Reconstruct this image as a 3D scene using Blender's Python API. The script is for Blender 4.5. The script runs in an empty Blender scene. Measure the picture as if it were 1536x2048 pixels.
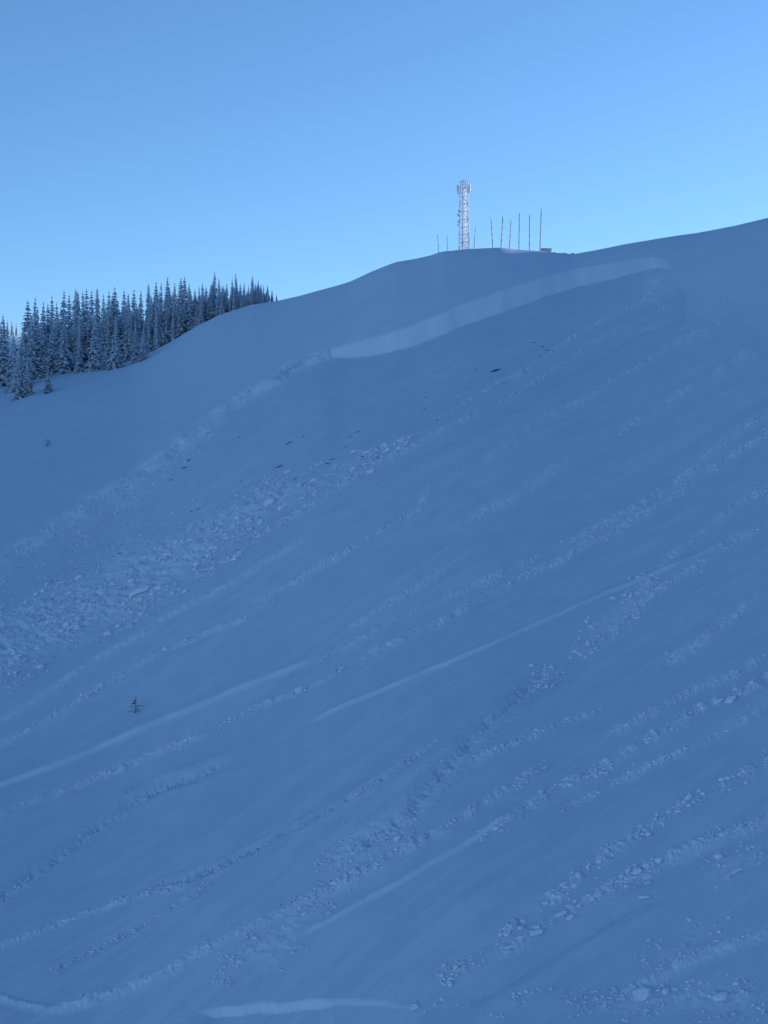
import bpy, bmesh, math, random
import numpy as np
from mathutils import Vector, Matrix

random.seed(7)
RNG = np.random.default_rng(11)
SC = bpy.context.scene
COL = SC.collection

# ------------------------------------------------------------------ camera
FPX = 2958.0                       # focal length in pixels of the 1536 x 2048 photograph
cam_data = bpy.data.cameras.new('camera')
cam = bpy.data.objects.new('camera', cam_data)
COL.objects.link(cam)
cam_data.sensor_fit = 'VERTICAL'
cam_data.sensor_height = 24.0
cam_data.lens = 24.0 * FPX / 2048.0
cam_data.clip_start = 0.5
cam_data.clip_end = 20000.0
cam.location = (0, 0, 0)
cam.rotation_euler = (math.radians(90), 0, 0)
SC.camera = cam

# ------------------------------------------------------------------ sky, sun, exposure
SUN_AZ, SUN_EL = 55.0, 9.0
world = bpy.data.worlds.new('World')
SC.world = world
world.use_nodes = True
wn = world.node_tree
wn.nodes.clear()
w_out = wn.nodes.new('ShaderNodeOutputWorld')
w_bg = wn.nodes.new('ShaderNodeBackground')
w_sky = wn.nodes.new('ShaderNodeTexSky')
w_sky.sky_type = 'NISHITA'
w_sky.sun_disc = False
w_sky.sun_elevation = math.radians(SUN_EL)
w_sky.sun_rotation = math.radians(SUN_AZ)
w_sky.altitude = 2000.0
w_sky.air_density = 1.0
w_sky.dust_density = 0.6
w_sky.ozone_density = 3.9
w_bg.inputs['Strength'].default_value = 0.15
wn.links.new(w_sky.outputs['Color'], w_bg.inputs['Color'])
wn.links.new(w_bg.outputs['Background'], w_out.inputs['Surface'])

sun_data = bpy.data.lights.new('sun', 'SUN')
sun_data.energy = 5.0
sun_data.angle = math.radians(0.5)
sun_data.color = (1.0, 0.92, 0.84)
sun = bpy.data.objects.new('sun', sun_data)
COL.objects.link(sun)
_az, _el = math.radians(SUN_AZ), math.radians(SUN_EL)
SUN_DIR = Vector((math.sin(_az) * math.cos(_el), math.cos(_az) * math.cos(_el), math.sin(_el)))
sun.location = SUN_DIR * 900
sun.rotation_euler = SUN_DIR.to_track_quat('Z', 'Y').to_euler()

SC.view_settings.view_transform = 'Standard'
SC.view_settings.look = 'None'
SC.view_settings.gamma = 1.0
SC.view_settings.exposure = 0.76
SC.view_settings.use_curve_mapping = False
SC.render.engine = 'CYCLES'
SC.cycles.use_denoising = True
SC.cycles.max_bounces = 5
SC.cycles.diffuse_bounces = 3

# ------------------------------------------------------------------ materials
def new_mat(name):
    m = bpy.data.materials.new(name)
    m.use_nodes = True
    nt = m.node_tree
    return m, nt, nt.nodes['Principled BSDF']

def noise_node(nt, scale, detail=4, rough=0.55, coords=None, stretch=None, rot=None):
    n = nt.nodes.new('ShaderNodeTexNoise')
    n.inputs['Scale'].default_value = scale
    n.inputs['Detail'].default_value = detail
    n.inputs['Roughness'].default_value = rough
    mp = nt.nodes.new('ShaderNodeMapping')
    tc = nt.nodes.new('ShaderNodeTexCoord')
    nt.links.new(tc.outputs['Object'], mp.inputs['Vector'])
    if stretch: mp.inputs['Scale'].default_value = stretch
    if rot: mp.inputs['Rotation'].default_value = rot
    nt.links.new(mp.outputs['Vector'], n.inputs['Vector'])
    return n

def ramp(nt, src, a, b, ca, cb):
    r = nt.nodes.new('ShaderNodeValToRGB')
    r.color_ramp.elements[0].position = a
    r.color_ramp.elements[1].position = b
    r.color_ramp.elements[0].color = (*ca, 1)
    r.color_ramp.elements[1].color = (*cb, 1)
    nt.links.new(src, r.inputs['Fac'])
    return r

def snow_material(name, ca, cb, grain=0.02, streak=True, churned_lit=None):
    m, nt, p = new_mat(name)
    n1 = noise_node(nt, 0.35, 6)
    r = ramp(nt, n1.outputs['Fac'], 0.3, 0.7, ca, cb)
    if churned_lit:                                # freshly broken snow is paler; light on steep faces is painted in too
        at = nt.nodes.new('ShaderNodeAttribute'); at.attribute_name = 'churned_lit'
        mx = nt.nodes.new('ShaderNodeMix'); mx.data_type = 'RGBA'
        nt.links.new(at.outputs['Fac'], mx.inputs[0]); nt.links.new(r.outputs['Color'], mx.inputs[6]); mx.inputs[7].default_value = (*churned_lit, 1)
        nt.links.new(mx.outputs[2], p.inputs['Base Color'])
    else:
        nt.links.new(r.outputs['Color'], p.inputs['Base Color'])
    p.inputs['Roughness'].default_value = 0.75
    p.inputs['Specular IOR Level'].default_value = 0.25
    n2 = noise_node(nt, 3.0, 6, 0.65)
    b = nt.nodes.new('ShaderNodeBump')
    b.inputs['Strength'].default_value = 0.6
    b.inputs['Distance'].default_value = grain
    nt.links.new(n2.outputs['Fac'], b.inputs['Height'])
    last = b
    if streak:
        n3 = noise_node(nt, 1.0, 4, 0.6, stretch=(0.05, 0.9, 0.4), rot=(0, 0, math.radians(-27)))
        b2 = nt.nodes.new('ShaderNodeBump')
        b2.inputs['Strength'].default_value = 0.5
        b2.inputs['Distance'].default_value = 0.05
        nt.links.new(n3.outputs['Fac'], b2.inputs['Height'])
        nt.links.new(b.outputs['Normal'], b2.inputs['Normal'])
        last = b2
    nt.links.new(last.outputs['Normal'], p.inputs['Normal'])
    return m

def plain_material(name, ca, cb, scale=3.0, rough=0.8, lo=0.4, hi=0.6, metallic=0.0):
    m, nt, p = new_mat(name)
    n1 = noise_node(nt, scale, 5, 0.6)
    r = ramp(nt, n1.outputs['Fac'], lo, hi, ca, cb)
    nt.links.new(r.outputs['Color'], p.inputs['Base Color'])
    p.inputs['Roughness'].default_value = rough
    p.inputs['Metallic'].default_value = metallic
    p.inputs['Specular IOR Level'].default_value = 0.3
    b = nt.nodes.new('ShaderNodeBump')
    b.inputs['Strength'].default_value = 0.5
    b.inputs['Distance'].default_value = 0.02
    nt.links.new(n1.outputs['Fac'], b.inputs['Height'])
    nt.links.new(b.outputs['Normal'], p.inputs['Normal'])
    return m

M_SNOW = snow_material('snow_surface', (0.405, 0.555, 0.665), (0.445, 0.595, 0.705), churned_lit=(0.65, 0.77, 0.85))
M_BLOCK = snow_material('snow_chunk', (0.54, 0.65, 0.76), (0.66, 0.75, 0.84), streak=False)
M_ROCK = plain_material('dark_rock', (0.05, 0.05, 0.055), (0.14, 0.13, 0.12), 2.5, 0.9)
M_NEEDLE = plain_material('fir_needles_rimed', (0.18, 0.25, 0.30), (0.50, 0.61, 0.70), 2.6, 0.9, 0.34, 0.62)
M_LOAD = plain_material('fir_snow_load', (0.46, 0.57, 0.68), (0.60, 0.70, 0.80), 3.0, 0.85, 0.3, 0.6)
M_BARK = plain_material('fir_bark', (0.06, 0.05, 0.045), (0.18, 0.16, 0.15), 5.0, 0.95)
M_STEEL = plain_material('rimed_steel', (0.70, 0.69, 0.72), (0.90, 0.90, 0.92), 1.6, 0.7, 0.35, 0.55)
M_ANT = plain_material('antenna_shell', (0.60, 0.62, 0.66), (0.88, 0.89, 0.92), 2.0, 0.6, 0.45, 0.65)
M_POLE = plain_material('weathered_pole', (0.30, 0.30, 0.32), (0.72, 0.74, 0.78), 1.2, 0.9, 0.32, 0.6)
M_STONE = plain_material('hut_stone', (0.52, 0.50, 0.50), (0.75, 0.74, 0.75), 3.0, 0.9)

# ------------------------------------------------------------------ helpers
def mesh_from(name, verts, faces, mat, smooth=False):
    me = bpy.data.meshes.new(name)
    me.from_pydata([tuple(v) for v in verts], [], faces)
    me.materials.append(mat)
    if smooth:
        me.polygons.foreach_set('use_smooth', [True] * len(me.polygons))
    me.update()
    return me

def link(name, me, parent=None, loc=None):
    o = bpy.data.objects.new(name, me)
    COL.objects.link(o)
    if parent is not None: o.parent = parent
    if loc is not None: o.location = loc
    return o

def tag(o, label=None, cat=None, group=None, kind=None):
    if label: o['label'] = label
    if cat: o['category'] = cat
    if group: o['group'] = group
    if kind: o['kind'] = kind
    return o

class MB:
    def __init__(s): s.v, s.f = [], []
    def bar(s, a, b, r0, r1=None, n=6, cap=True):
        a, b = Vector(a), Vector(b)
        r1 = r0 if r1 is None else r1
        d = (b - a).normalized()
        x = d.orthogonal().normalized(); y = d.cross(x)
        k = len(s.v)
        for p, r in ((a, r0), (b, r1)):
            for i in range(n):
                t = 2 * math.pi * i / n
                s.v.append(p + x * (r * math.cos(t)) + y * (r * math.sin(t)))
        for i in range(n):
            j = (i + 1) % n
            s.f.append((k + i, k + j, k + n + j, k + n + i))
        if cap:
            s.f.append(tuple(k + n - 1 - i for i in range(n)))
            s.f.append(tuple(k + n + i for i in range(n)))
    def box(s, c, size, rz=0.0):
        k = len(s.v)
        m = Matrix.Rotation(rz, 3, 'Z')
        for dx in (-.5, .5):
            for dy in (-.5, .5):
                for dz in (-.5, .5):
                    s.v.append(Vector(c) + m @ Vector((dx * size[0], dy * size[1], dz * size[2])))
        for q in ((0, 1, 3, 2), (4, 6, 7, 5), (0, 4, 5, 1), (2, 3, 7, 6), (0, 2, 6, 4), (1, 5, 7, 3)):
            s.f.append(tuple(k + i for i in q))
    def mesh(s, name, mat, smooth=False): return mesh_from(name, s.v, s.f, mat, smooth)
    def build(s, name, mat, parent=None, smooth=False): return link(name, s.mesh(name, mat, smooth), parent)

def sstep(a, b, x):
    t = np.clip((x - a) / (b - a), 0, 1)
    return t * t * (3 - 2 * t)

def vnoise(x, y, seed=0):
    xi = np.floor(x).astype(np.int64); yi = np.floor(y).astype(np.int64)
    fx = x - xi; fy = y - yi
    fx = fx * fx * fx * (fx * (fx * 6 - 15) + 10); fy = fy * fy * fy * (fy * (fy * 6 - 15) + 10)
    def h(a, b):
        n = (a * 374761393 + b * 668265263 + seed * 974634777) & 0xFFFFFFFF
        n = ((n ^ (n >> 13)) * 1274126177) & 0xFFFFFFFF
        n = ((n ^ (n >> 16)) * 2246822519) & 0xFFFFFFFF
        return ((n >> 8) & 0xFFFF) / 65535.0
    a = h(xi, yi); b = h(xi + 1, yi); c = h(xi, yi + 1); d = h(xi + 1, yi + 1)
    return (a + (b - a) * fx) * (1 - fy) + (c + (d - c) * fx) * fy - 0.5

def fbm(x, y, seed=0, octaves=4, gain=0.5):
    t = np.zeros_like(x); amp = 1.0
    for i in range(octaves):
        t = t + amp * vnoise(x * 2 ** i + 17.3 * i, y * 2 ** i - 9.1 * i, seed + i)
        amp *= gain
    return t

# ------------------------------------------------------------------ terrain: where the slope lies
# u = x / y (bearing), e = z / y (elevation); the photograph's pixel (px, py) has u = (px-768)/f, e = (1024-py)/f
def U(px): return (np.asarray(px, float) - 768) / FPX
def E(py): return (1024 - np.asarray(py, float)) / FPX

RIDGE = np.array([(-900, 850), (-300, 800), (0, 768), (60, 757), (120, 745), (200, 733), (260, 722), (300, 705), (350, 678), (400, 648), (440, 629),
                  (500, 610), (556, 601), (600, 591), (660, 575), (700, 563), (740, 544), (790, 524), (830, 517),
                  (860, 511), (885, 503), (920, 500), (960, 497), (1000, 495), (1040, 499), (1085, 502), (1110, 507), (1150, 508),
                  (1190, 501), (1250, 489), (1330, 475), (1400, 464), (1470, 452), (1536, 436), (1700, 405), (2100, 350), (2900, 300)], float)
YR = np.array([(-900, 390), (0, 335), (280, 322), (560, 300), (760, 278), (930, 262), (1200, 246), (1536, 230), (2100, 208), (2900, 190)], float)
_rs = np.linspace(-900, 2900, 1901)
_rv = np.interp(_rs, RIDGE[:, 0], RIDGE[:, 1])
_k = np.exp(-0.5 * (np.arange(-12, 13) / 2.5) ** 2); _k /= _k.sum()
_rv = np.convolve(np.pad(_rv, 12, mode='edge'), _k, 'valid')
_rv = _rv + 1.3 * fbm(_rs / 70, _rs * 0, 55, 3, .5)
_yv = np.interp(_rs, YR[:, 0], YR[:, 1])
_k2 = np.exp(-0.5 * (np.arange(-90, 91) / 30.0) ** 2); _k2 /= _k2.sum()
_yv = np.convolve(np.pad(_yv, 90, mode='edge'), _k2, 'valid')
_k3 = np.exp(-0.5 * (np.arange(-240, 241) / 75.0) ** 2); _k3 /= _k3.sum()
_rsm = np.convolve(np.pad(_rv, 240, mode='reflect', reflect_type='odd'), _k3, 'valid')
def ridge_e(u): return E(np.interp(u * FPX + 768, _rs, _rv))
def ridge_s(u): return E(np.interp(u * FPX + 768, _rs, _rsm))
def ridge_y(u): return np.interp(u * FPX + 768, _rs, _yv)
HH, CC = 60.0, 0.0005
LAM = 0.034                        # the crest's small shapes die out this far (in elevation) below it
def elev_of(u, F): return ridge_s(u) - F + (ridge_e(u) - ridge_s(u)) * np.exp(-F / LAM)
def depth_F(u, F): return 1.0 / (1.0 / ridge_y(u) + np.sqrt((F / HH + CC) ** 2 - CC ** 2))
def solve_F(u, e):
    rs_, dl_ = ridge_s(u), ridge_e(u) - ridge_s(u)
    F = np.maximum(rs_ - e, 0)
    for _ in range(25):
        F = np.maximum(rs_ + dl_ * np.exp(-F / LAM) - e, 0)
    return F
def depth_of(u, e): return depth_F(u, solve_F(u, e))

def poly_dist(px, py, pts):
    """distance (photo pixels), signed side (+ = below/right of the line) and arc position 0..1 along a polyline"""
    pts = np.asarray(pts, float)
    best = np.full(px.shape, 1e9); side = np.zeros_like(px); pos = np.zeros_like(px)
    seg = np.hypot(*(pts[1:] - pts[:-1]).T); tot = seg.sum(); acc = 0
    for i in range(len(pts) - 1):
        a, b = pts[i], pts[i + 1]
        d = b - a; L2 = (d ** 2).sum()
        t = np.clip(((px - a[0]) * d[0] + (py - a[1]) * d[1]) / L2, 0, 1)
        ex = px - (a[0] + t * d[0]); ey = py - (a[1] + t * d[1])
        r = np.hypot(ex, ey)
        m = r < best
        best = np.where(m, r, best)
        sgn = np.sign(ey * abs(d[0]) - ex * d[1] * np.sign(d[0]))
        side = np.where(m, sgn, side)
        pos = np.where(m, (acc + t * seg[i]) / tot, pos)
        acc += seg[i]
    return best, side, pos

def inside(px, py, poly):
    poly = np.asarray(poly, float); r = np.zeros(px.shape, bool); j = len(poly) - 1
    for i in range(len(poly)):
        xi, yi = poly[i]; xj, yj = poly[j]
        c = ((yi > py) != (yj > py)) & (px < (xj - xi) * (py - yi) / (yj - yi + 1e-9) + xi)
        r ^= c; j = i
    return r

# the avalanche's crown wall: upper lip and wall height, in photo pixels
CROWN = [(560, 752), (600, 726), (630, 707), (658, 696), (700, 688), (758, 674), (830, 646), (916, 610), (1016, 575), (1088, 555), (1160, 537),
         (1231, 525), (1300, 511), (1330, 516), (1350, 535), (1364, 556), (1372, 585), (1374, 620)]
CROWN_H = [(560, 6), (600, 10), (640, 14), (658, 17), (700, 26), (758, 34), (830, 42), (916, 40), (1016, 38), (1088, 32), (1160, 27), (1231, 22), (1300, 16)]
FLANK = [(658, 697), (640, 706), (576, 736), (556, 758), (545, 764), (500, 784), (478, 806), (440, 826), (418, 848), (392, 868), (356, 886), (330, 912), (296, 930), (250, 968), (200, 998), (100, 1060), (0, 1120), (-150, 1210)]
# right-hand rim of the slide path and other tracks: (points, half width px, height px, one-sided?)
RIM = [(1360, 590), (1310, 622), (1240, 655), (1180, 690), (1110, 738), (1040, 790), (960, 832), (880, 875), (820, 905), (700, 975), (600, 1040), (480, 1110)]
LINES = [  # polyline, half width, ridge height (+) or groove (-), roughness
    (RIM, 7, 3.0, .7),
    ([(1330, 562), (1270, 598), (1200, 622), (1120, 668), (1060, 715), (1000, 745), (930, 790), (860, 850)], 6, 2.2, .9),
    ([(1450, 640), (1330, 700), (1200, 790), (1080, 850), (960, 930), (860, 985)], 8, 1.6, .8),
    ([(1536, 690), (1400, 760), (1280, 840), (1150, 910), (1000, 1000), (880, 1060)], 9, 1.3, .8),
    ([(860, 985), (840, 1020), (760, 1060), (690, 1105), (600, 1160)], 6, 1.6, .8),
    ([(1640, 770), (1536, 835), (1430, 900), (1330, 978), (1200, 1048), (1100, 1090), (1000, 1132), (900, 1172), (790, 1220), (640, 1300)], 8, 2.6, .8),
    ([(1640, 815), (1536, 875), (1430, 935), (1330, 1000), (1210, 1065), (1080, 1125), (960, 1180), (880, 1225), (760, 1280), (690, 1315)], 9, 3.0, .9),
    ([(690, 1315), (600, 1362), (510, 1393), (400, 1450), (320, 1487), (200, 1540), (100, 1580), (0, 1625), (-120, 1680)], 7, 2.2, .9),
    ([(660, 1285), (580, 1320), (500, 1352), (400, 1396), (300, 1441), (200, 1486), (100, 1530), (0, 1570), (-120, 1620)], 7.5, 4.0, .12),
    ([(1470, 1090), (1400, 1120), (1320, 1150), (1240, 1178), (1150, 1212), (1050, 1255), (950, 1293), (860, 1327), (780, 1360), (700, 1392), (590, 1440)], 5.5, 3.0, .12),
    ([(1110, 1325), (1060, 1380), (1000, 1440), (950, 1490), (900, 1545), (860, 1590), (830, 1640), (770, 1690), (700, 1730)], 19, -5.5, .4),
    ([(470, 1500), (390, 1535), (330, 1550), (260, 1590), (190, 1645), (110, 1710), (50, 1755), (-30, 1815)], 13, -4.0, .4),
    ([(1536, 1335), (1430, 1390), (1340, 1430), (1260, 1480), (1190, 1500)], 11, 2.0, .8),
    ([(1600, 1350), (1490, 1405), (1440, 1425), (1380, 1460), (1280, 1515), (1200, 1570), (1120, 1605), (1040, 1655), (960, 1710)], 11, 3.5, .9),
    ([(1200, 1440), (1110, 1478), (1040, 1508), (980, 1530), (900, 1565)], 9, 2.6, .9),
    ([(1100, 1550), (1030, 1600), (960, 1640), (880, 1690), (800, 1730), (720, 1775), (600, 1840)], 11, 3.0, .9),
    ([(1536, 1440), (1440, 1500), (1330, 1545), (1210, 1602), (1120, 1650)], 8, 2.0, .8),
    ([(1040, 1650), (960, 1702), (880, 1747), (800, 1795), (740, 1825), (680, 1858), (600, 1900)], 8, 3.6, .15),
    ([(1600, 1505), (1510, 1560), (1440, 1600), (1360, 1645), (1300, 1690), (1220, 1740), (1150, 1795), (1060, 1865), (960, 1935), (880, 1985)], 16, 4.0, .9),
    ([(1440, 1690), (1330, 1755), (1240, 1800), (1130, 1860), (1030, 1920), (980, 1955)], 15, 3.5, .8),
    ([(1640, 1600), (1536, 1665), (1440, 1705), (1340, 1752), (1280, 1780)], 14, 4.5, .4),
    ([(1330, 1815), (1290, 1835), (1200, 1880), (1100, 1938), (1020, 1985), (940, 2040)], 13, -2.2, .15),
    ([(1600, 1855), (1480, 1900), (1380, 1935), (1290, 1980), (1180, 2040)], 14, 3.0, .5),
    ([(880, 1490), (800, 1545), (740, 1585), (660, 1630), (590, 1662), (510, 1705), (440, 1740), (380, 1765), (300, 1790)], 8, -2.4, .8),
    ([(400, 1770), (260, 1805), (180, 1830), (110, 1858), (30, 1888), (-60, 1920)], 8, 2.6, .6),
    ([(420, 1775), (340, 1830), (250, 1880), (180, 1915), (90, 1965)], 8, -1.8, .7),
    ([(800, 1740), (700, 1790), (600, 1835), (500, 1880), (410, 1920), (330, 1965), (230, 2005), (100, 2035)], 15, 4.5, .35),
    ([(-80, 1985), (0, 2008), (60, 2028), (110, 2036), (200, 2020)], 10, 3.0, .3),
    ([(640, 1075), (560, 1120), (450, 1185), (330, 1250), (220, 1318), (110, 1385), (0, 1450), (-80, 1495)], 7, 2.6, .3),
    ([(560, 1195), (480, 1242), (400, 1280), (320, 1315), (240, 1362), (130, 1425), (0, 1492), (-80, 1530)], 6, 2.4, .6),
    ([(700, 1100), (600, 1165), (500, 1215)], 6, 1.4, .5),
    ([(1536, 980), (1450, 1030), (1330, 1130), (1250, 1230)], 12, 2.0, .9),
    ([(1536, 1060), (1440, 1105), (1390, 1145), (1300, 1200), (1200, 1290)], 10, 2.2, .9),
    ([(1536, 1200), (1420, 1290), (1300, 1370)], 12, 1.4, .9),
    ([(1536, 560), (1440, 600), (1390, 640)], 8, 1.0, .6),
    ([(900, 1110), (800, 1180), (690, 1240)], 7, 1.2, .7),
]
DEBRIS = [(830, 872), (770, 880), (690, 905), (600, 945), (540, 950), (480, 990), (380, 1040), (240, 1085), (130, 1150), (0, 1210), (-120, 1260),
          (-120, 1470), (0, 1415), (120, 1345), (230, 1285), (340, 1228), (420, 1170), (520, 1095), (610, 1040), (700, 985), (800, 925)]
FLANK_DEBRIS = [(420, 848), (360, 885), (300, 928), (200, 1000), (100, 1065), (-120, 1200), (-120, 1280), (0, 1195), (90, 1130), (170, 1080), (270, 1010), (340, 950), (400, 905), (440, 870)]
ROUGH_ZONES = [  # polygon, height px, lump density, min, max size
    ([(830, 1600), (760, 1640), (680, 1660), (640, 1710), (620, 1790), (700, 1800), (790, 1740), (850, 1680)], 3.0),
    ([(640, 1790), (520, 1870), (440, 1930), (420, 2000), (560, 1980), (640, 1900), (680, 1830)], 3.0),
    ([(1120, 1320), (1030, 1350), (1010, 1390), (1090, 1400), (1140, 1370)], 2.0),
    ([(1536, 1690), (1430, 1720), (1380, 1780), (1420, 1810), (1536, 1760)], 3.0),
    ([(1470, 1850), (1380, 1870), (1290, 1900), (1260, 1950), (1350, 1960), (1430, 1920)], 3.0),
    ([(1536, 1950), (1420, 1960), (1250, 1990), (1000, 2010), (820, 2030), (820, 2060), (1536, 2060)], 3.0),
    ([(1240, 1150), (1330, 1150), (1300, 1230), (1180, 1330), (1130, 1330), (1150, 1270)], 2.0),
]

BOUNCE_RANGE_H = 750.0
# ---- grid in (bearing, elevation); front face up to the crest, then the far side
NU, NV, NB = 900, 940, 70
u_in = np.linspace(-0.285, 0.285, NU)
u_l = -0.285 - 0.002 * (1.17 ** np.arange(36, 0, -1)); u_r = 0.285 + 0.002 * (1.17 ** np.arange(1, 39))
uu = np.concatenate([u_l, u_in, u_r])
EB = E(2075)                                  # lowest elevation of the fine part
tt = np.linspace(0, 1, NV)                    # 0 crest ... 1 bottom of the frame
re, ry = ridge_e(uu), ridge_y(uu)
ug = np.repeat(uu[:, None], NV, 1)
FMAX = ridge_s(uu) - EB
Fg = FMAX[:, None] * tt[None, :] ** 1.12
eg = elev_of(ug, Fg)
yg = depth_F(ug, Fg)
pxg = ug * FPX + 768
pyg = 1024 - eg * FPX
m_per_px = yg / FPX
xg = ug * yg
# fall-line coordinates
FA = math.radians(27)
sg = xg * math.cos(FA) + yg * math.sin(FA)
tg = -xg * math.sin(FA) + yg * math.cos(FA)

dz = np.zeros_like(yg)                        # metres
edge_fade = sstep(0.0, 0.05, tt)[None, :]
dz += 1.7 * fbm(sg / 60, tg / 38, 3, 3) * edge_fade
dz += 0.12 * fbm(sg / 14, tg / 5.0, 21, 3) * edge_fade
smooth_top = sstep(-30, 120, (pyg - np.interp(pxg, [0, 300, 658, 1000, 1310, 1536], [1080, 900, 690, 570, 505, 620])))
streak = fbm(sg / 11, tg / 0.8, 41, 4, .6)
dz += 0.055 * streak * edge_fade * (0.15 + 0.85 * smooth_top)
churn_light = (smooth_top * (0.9 * (streak - .18) + 0.35 * fbm(sg / 40, tg / 6, 43, 3))).clip(0, .15)  # paler-snow mask: tone streaks here, painted light on faces added below
px_h = np.zeros_like(yg)                      # heights given in photo pixels (scaled by distance)
warp = 7 * fbm(pxg / 70, pyg / 70, 90, 3)
def crisp(x): return x
for k, (pts, hw, hp, rough) in enumerate(LINES):
    pts_a = np.asarray(pts, float)
    lo, hi = pts_a.min(0) - 70, pts_a.max(0) + 70
    ii = np.where((uu * FPX + 768 > lo[0]) & (uu * FPX + 768 < hi[0]))[0]
    if len(ii) == 0: continue
    i0, i1 = ii[0], ii[-1] + 1
    sx, sy = pxg[i0:i1], pyg[i0:i1]
    msk = (sy > lo[1]) & (sy < hi[1])
    qx, qy = sx[msk], sy[msk]
    d, s, p = poly_dist(qx + warp[i0:i1][msk] * (0.35 + rough), qy + warp[i0:i1][msk] * 0.5 * (0.35 + rough), pts)
    ends = sstep(0, .08, p) * (1 - sstep(.92, 1, p))
    patchy = 1 - rough * 0.95 * (0.55 + 1.6 * fbm(p * 21 + k * 5, p * 0 + k, 5, 3, .7)).clip(0, 1)
    prof = np.exp(-0.5 * (d / (hw * 0.55)) ** 2) if (rough > .2 or hp < 0) else np.where(s > 0, np.exp(-0.5 * (d / (hw * 0.4)) ** 2), np.exp(-0.5 * (d / (hw * 1.1)) ** 2))
    rgh = 1 + rough * 1.1 * fbm(qx / 9, qy / 5, 60 + k, 3, .75)
    hp = hp * (1.5 if rough > .2 else (1.35 if hp > 0 else 2.0))
    if hp < 0 and rough > .2: hp = hp * 1.25
    if rough <= .2: rgh = 1 + .5 * fbm(qx / 45, qy / 45, 60 + k, 2)
    add = hp * prof * ends * patchy * rgh
    if hp < 0:                                 # a groove throws up a low lip on each side
        add += -hp * 0.35 * np.exp(-0.5 * ((d - hw * 1.5) / (hw * .4)) ** 2) * ends * rgh
    px_h[i0:i1][msk] += add
    if hp > 0:
        cn = np.exp(-0.5 * (d / (hw * (.7 if rough > .2 else .36))) ** 2) * ends * (patchy if rough > .2 else 1.0 * (.8 + .9 * fbm(qx / 60, qy / 60, 280 + k, 3)))
        if rough > .2: cn = cn * (0.75 + 1.5 * fbm(qx / 5, qy / 4, 260 + k, 2, .8)).clip(0, 1.2)
        churn_light[i0:i1][msk] = np.maximum(churn_light[i0:i1][msk], cn * np.interp(qy, [560, 800, 1200, 2000], [.32, .42, .7, .75]))  # brightness of the track faces painted in as paler snow

for poly, amp in [(DEBRIS, 5.5), (FLANK_DEBRIS, 2.0)] + ROUGH_ZONES:
    soft = np.zeros_like(pxg)
    pa = np.asarray(poly, float); lo, hi = pa.min(0) - 60, pa.max(0) + 60
    m = (pxg > lo[0]) & (pxg < hi[0]) & (pyg > lo[1]) & (pyg < hi[1])
    qx, qy = pxg[m], pyg[m]
    wq = 3.5 * warp[m]
    ins = inside(qx + wq, qy + wq * .6, poly)
    d, s, p = poly_dist(qx + wq, qy + wq * .6, list(poly) + [poly[0]])
    soft_m = np.where(ins, sstep(0, 60, d), 0)
    n = fbm(qx / 11, qy / 6, 130, 4, .7)
    n2 = np.abs(fbm(qx / 60, qy / 22, 140, 3, .5))
    px_h[m] += amp * soft_m * (0.36 * n + 1.5 * n2 + 0.2)
    churn_light[m] = np.maximum(churn_light[m], soft_m * (0.34 + 0.8 * n).clip(0, .7))

# slab release: crown wall and flank step
jag = 2.2 * fbm(pxg / 55, pyg / 55, 301, 3, .5) + .25 * warp * .15
d, s, p = poly_dist(pxg, pyg + jag, CROWN)
below = inside(pxg, pyg + jag, CROWN + [(1374, 640), (1290, 660), (1180, 740), (1000, 850), (820, 940), (600, 1080), (300, 1260), (-150, 1500), (-150, 1215)] + FLANK[::-1][1:-1])
wall_h = np.interp(pxg, [q[0] for q in CROWN_H], [q[1] for q in CROWN_H])
right_end = 1 - sstep(1280, 1345, pxg)
fl_d, fl_s, fl_p = poly_dist(pxg + .5 * warp, pyg + .5 * warp, FLANK)
flank_h = np.interp(pxg, [-100, 0, 150, 300, 370, 450, 520, 560, 640], [4, 5, 6, 6, 10, 6, 10, 7, 13])
flank_h = 7 + (flank_h - 7) * np.exp(-fl_d / 30)
hgt = flank_h + (wall_h * (0.22 + 0.78 * right_end) - flank_h) * sstep(600, 690, pxg)
wall_w = np.interp(pxg, [560, 658, 760, 830, 916, 1016, 1160, 1300, 1374], [10, 8, 9, 11, 13, 14, 13, 11, 10])
hgt = hgt * (1 - .15 * sstep(590, 730, pxg))
drop = np.where(below, np.clip(np.minimum(np.where(pxg > 600, d, d + (600 - pxg)), fl_d) / wall_w, 0, 1), 0.0)
rec = np.interp(np.minimum(d, fl_d), [0, 60, 260, 480], [1, .95, .4, .0])      # the bed rises back to the surface far below
rim_d, rim_s, rim_p = poly_dist(pxg, pyg, RIM + [(300, 1230), (0, 1400)])
rec = rec * sstep(0, 60, rim_d)
px_h -= hgt * drop * rec
# broken lip of the flank
px_h += np.where(pxg < 660, 1.3 * np.exp(-0.5 * (fl_d / 8) ** 2) * (0.5 + 1.2 * fbm(pxg / 6, pyg / 4, 150, 3, .75)), 0)

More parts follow.
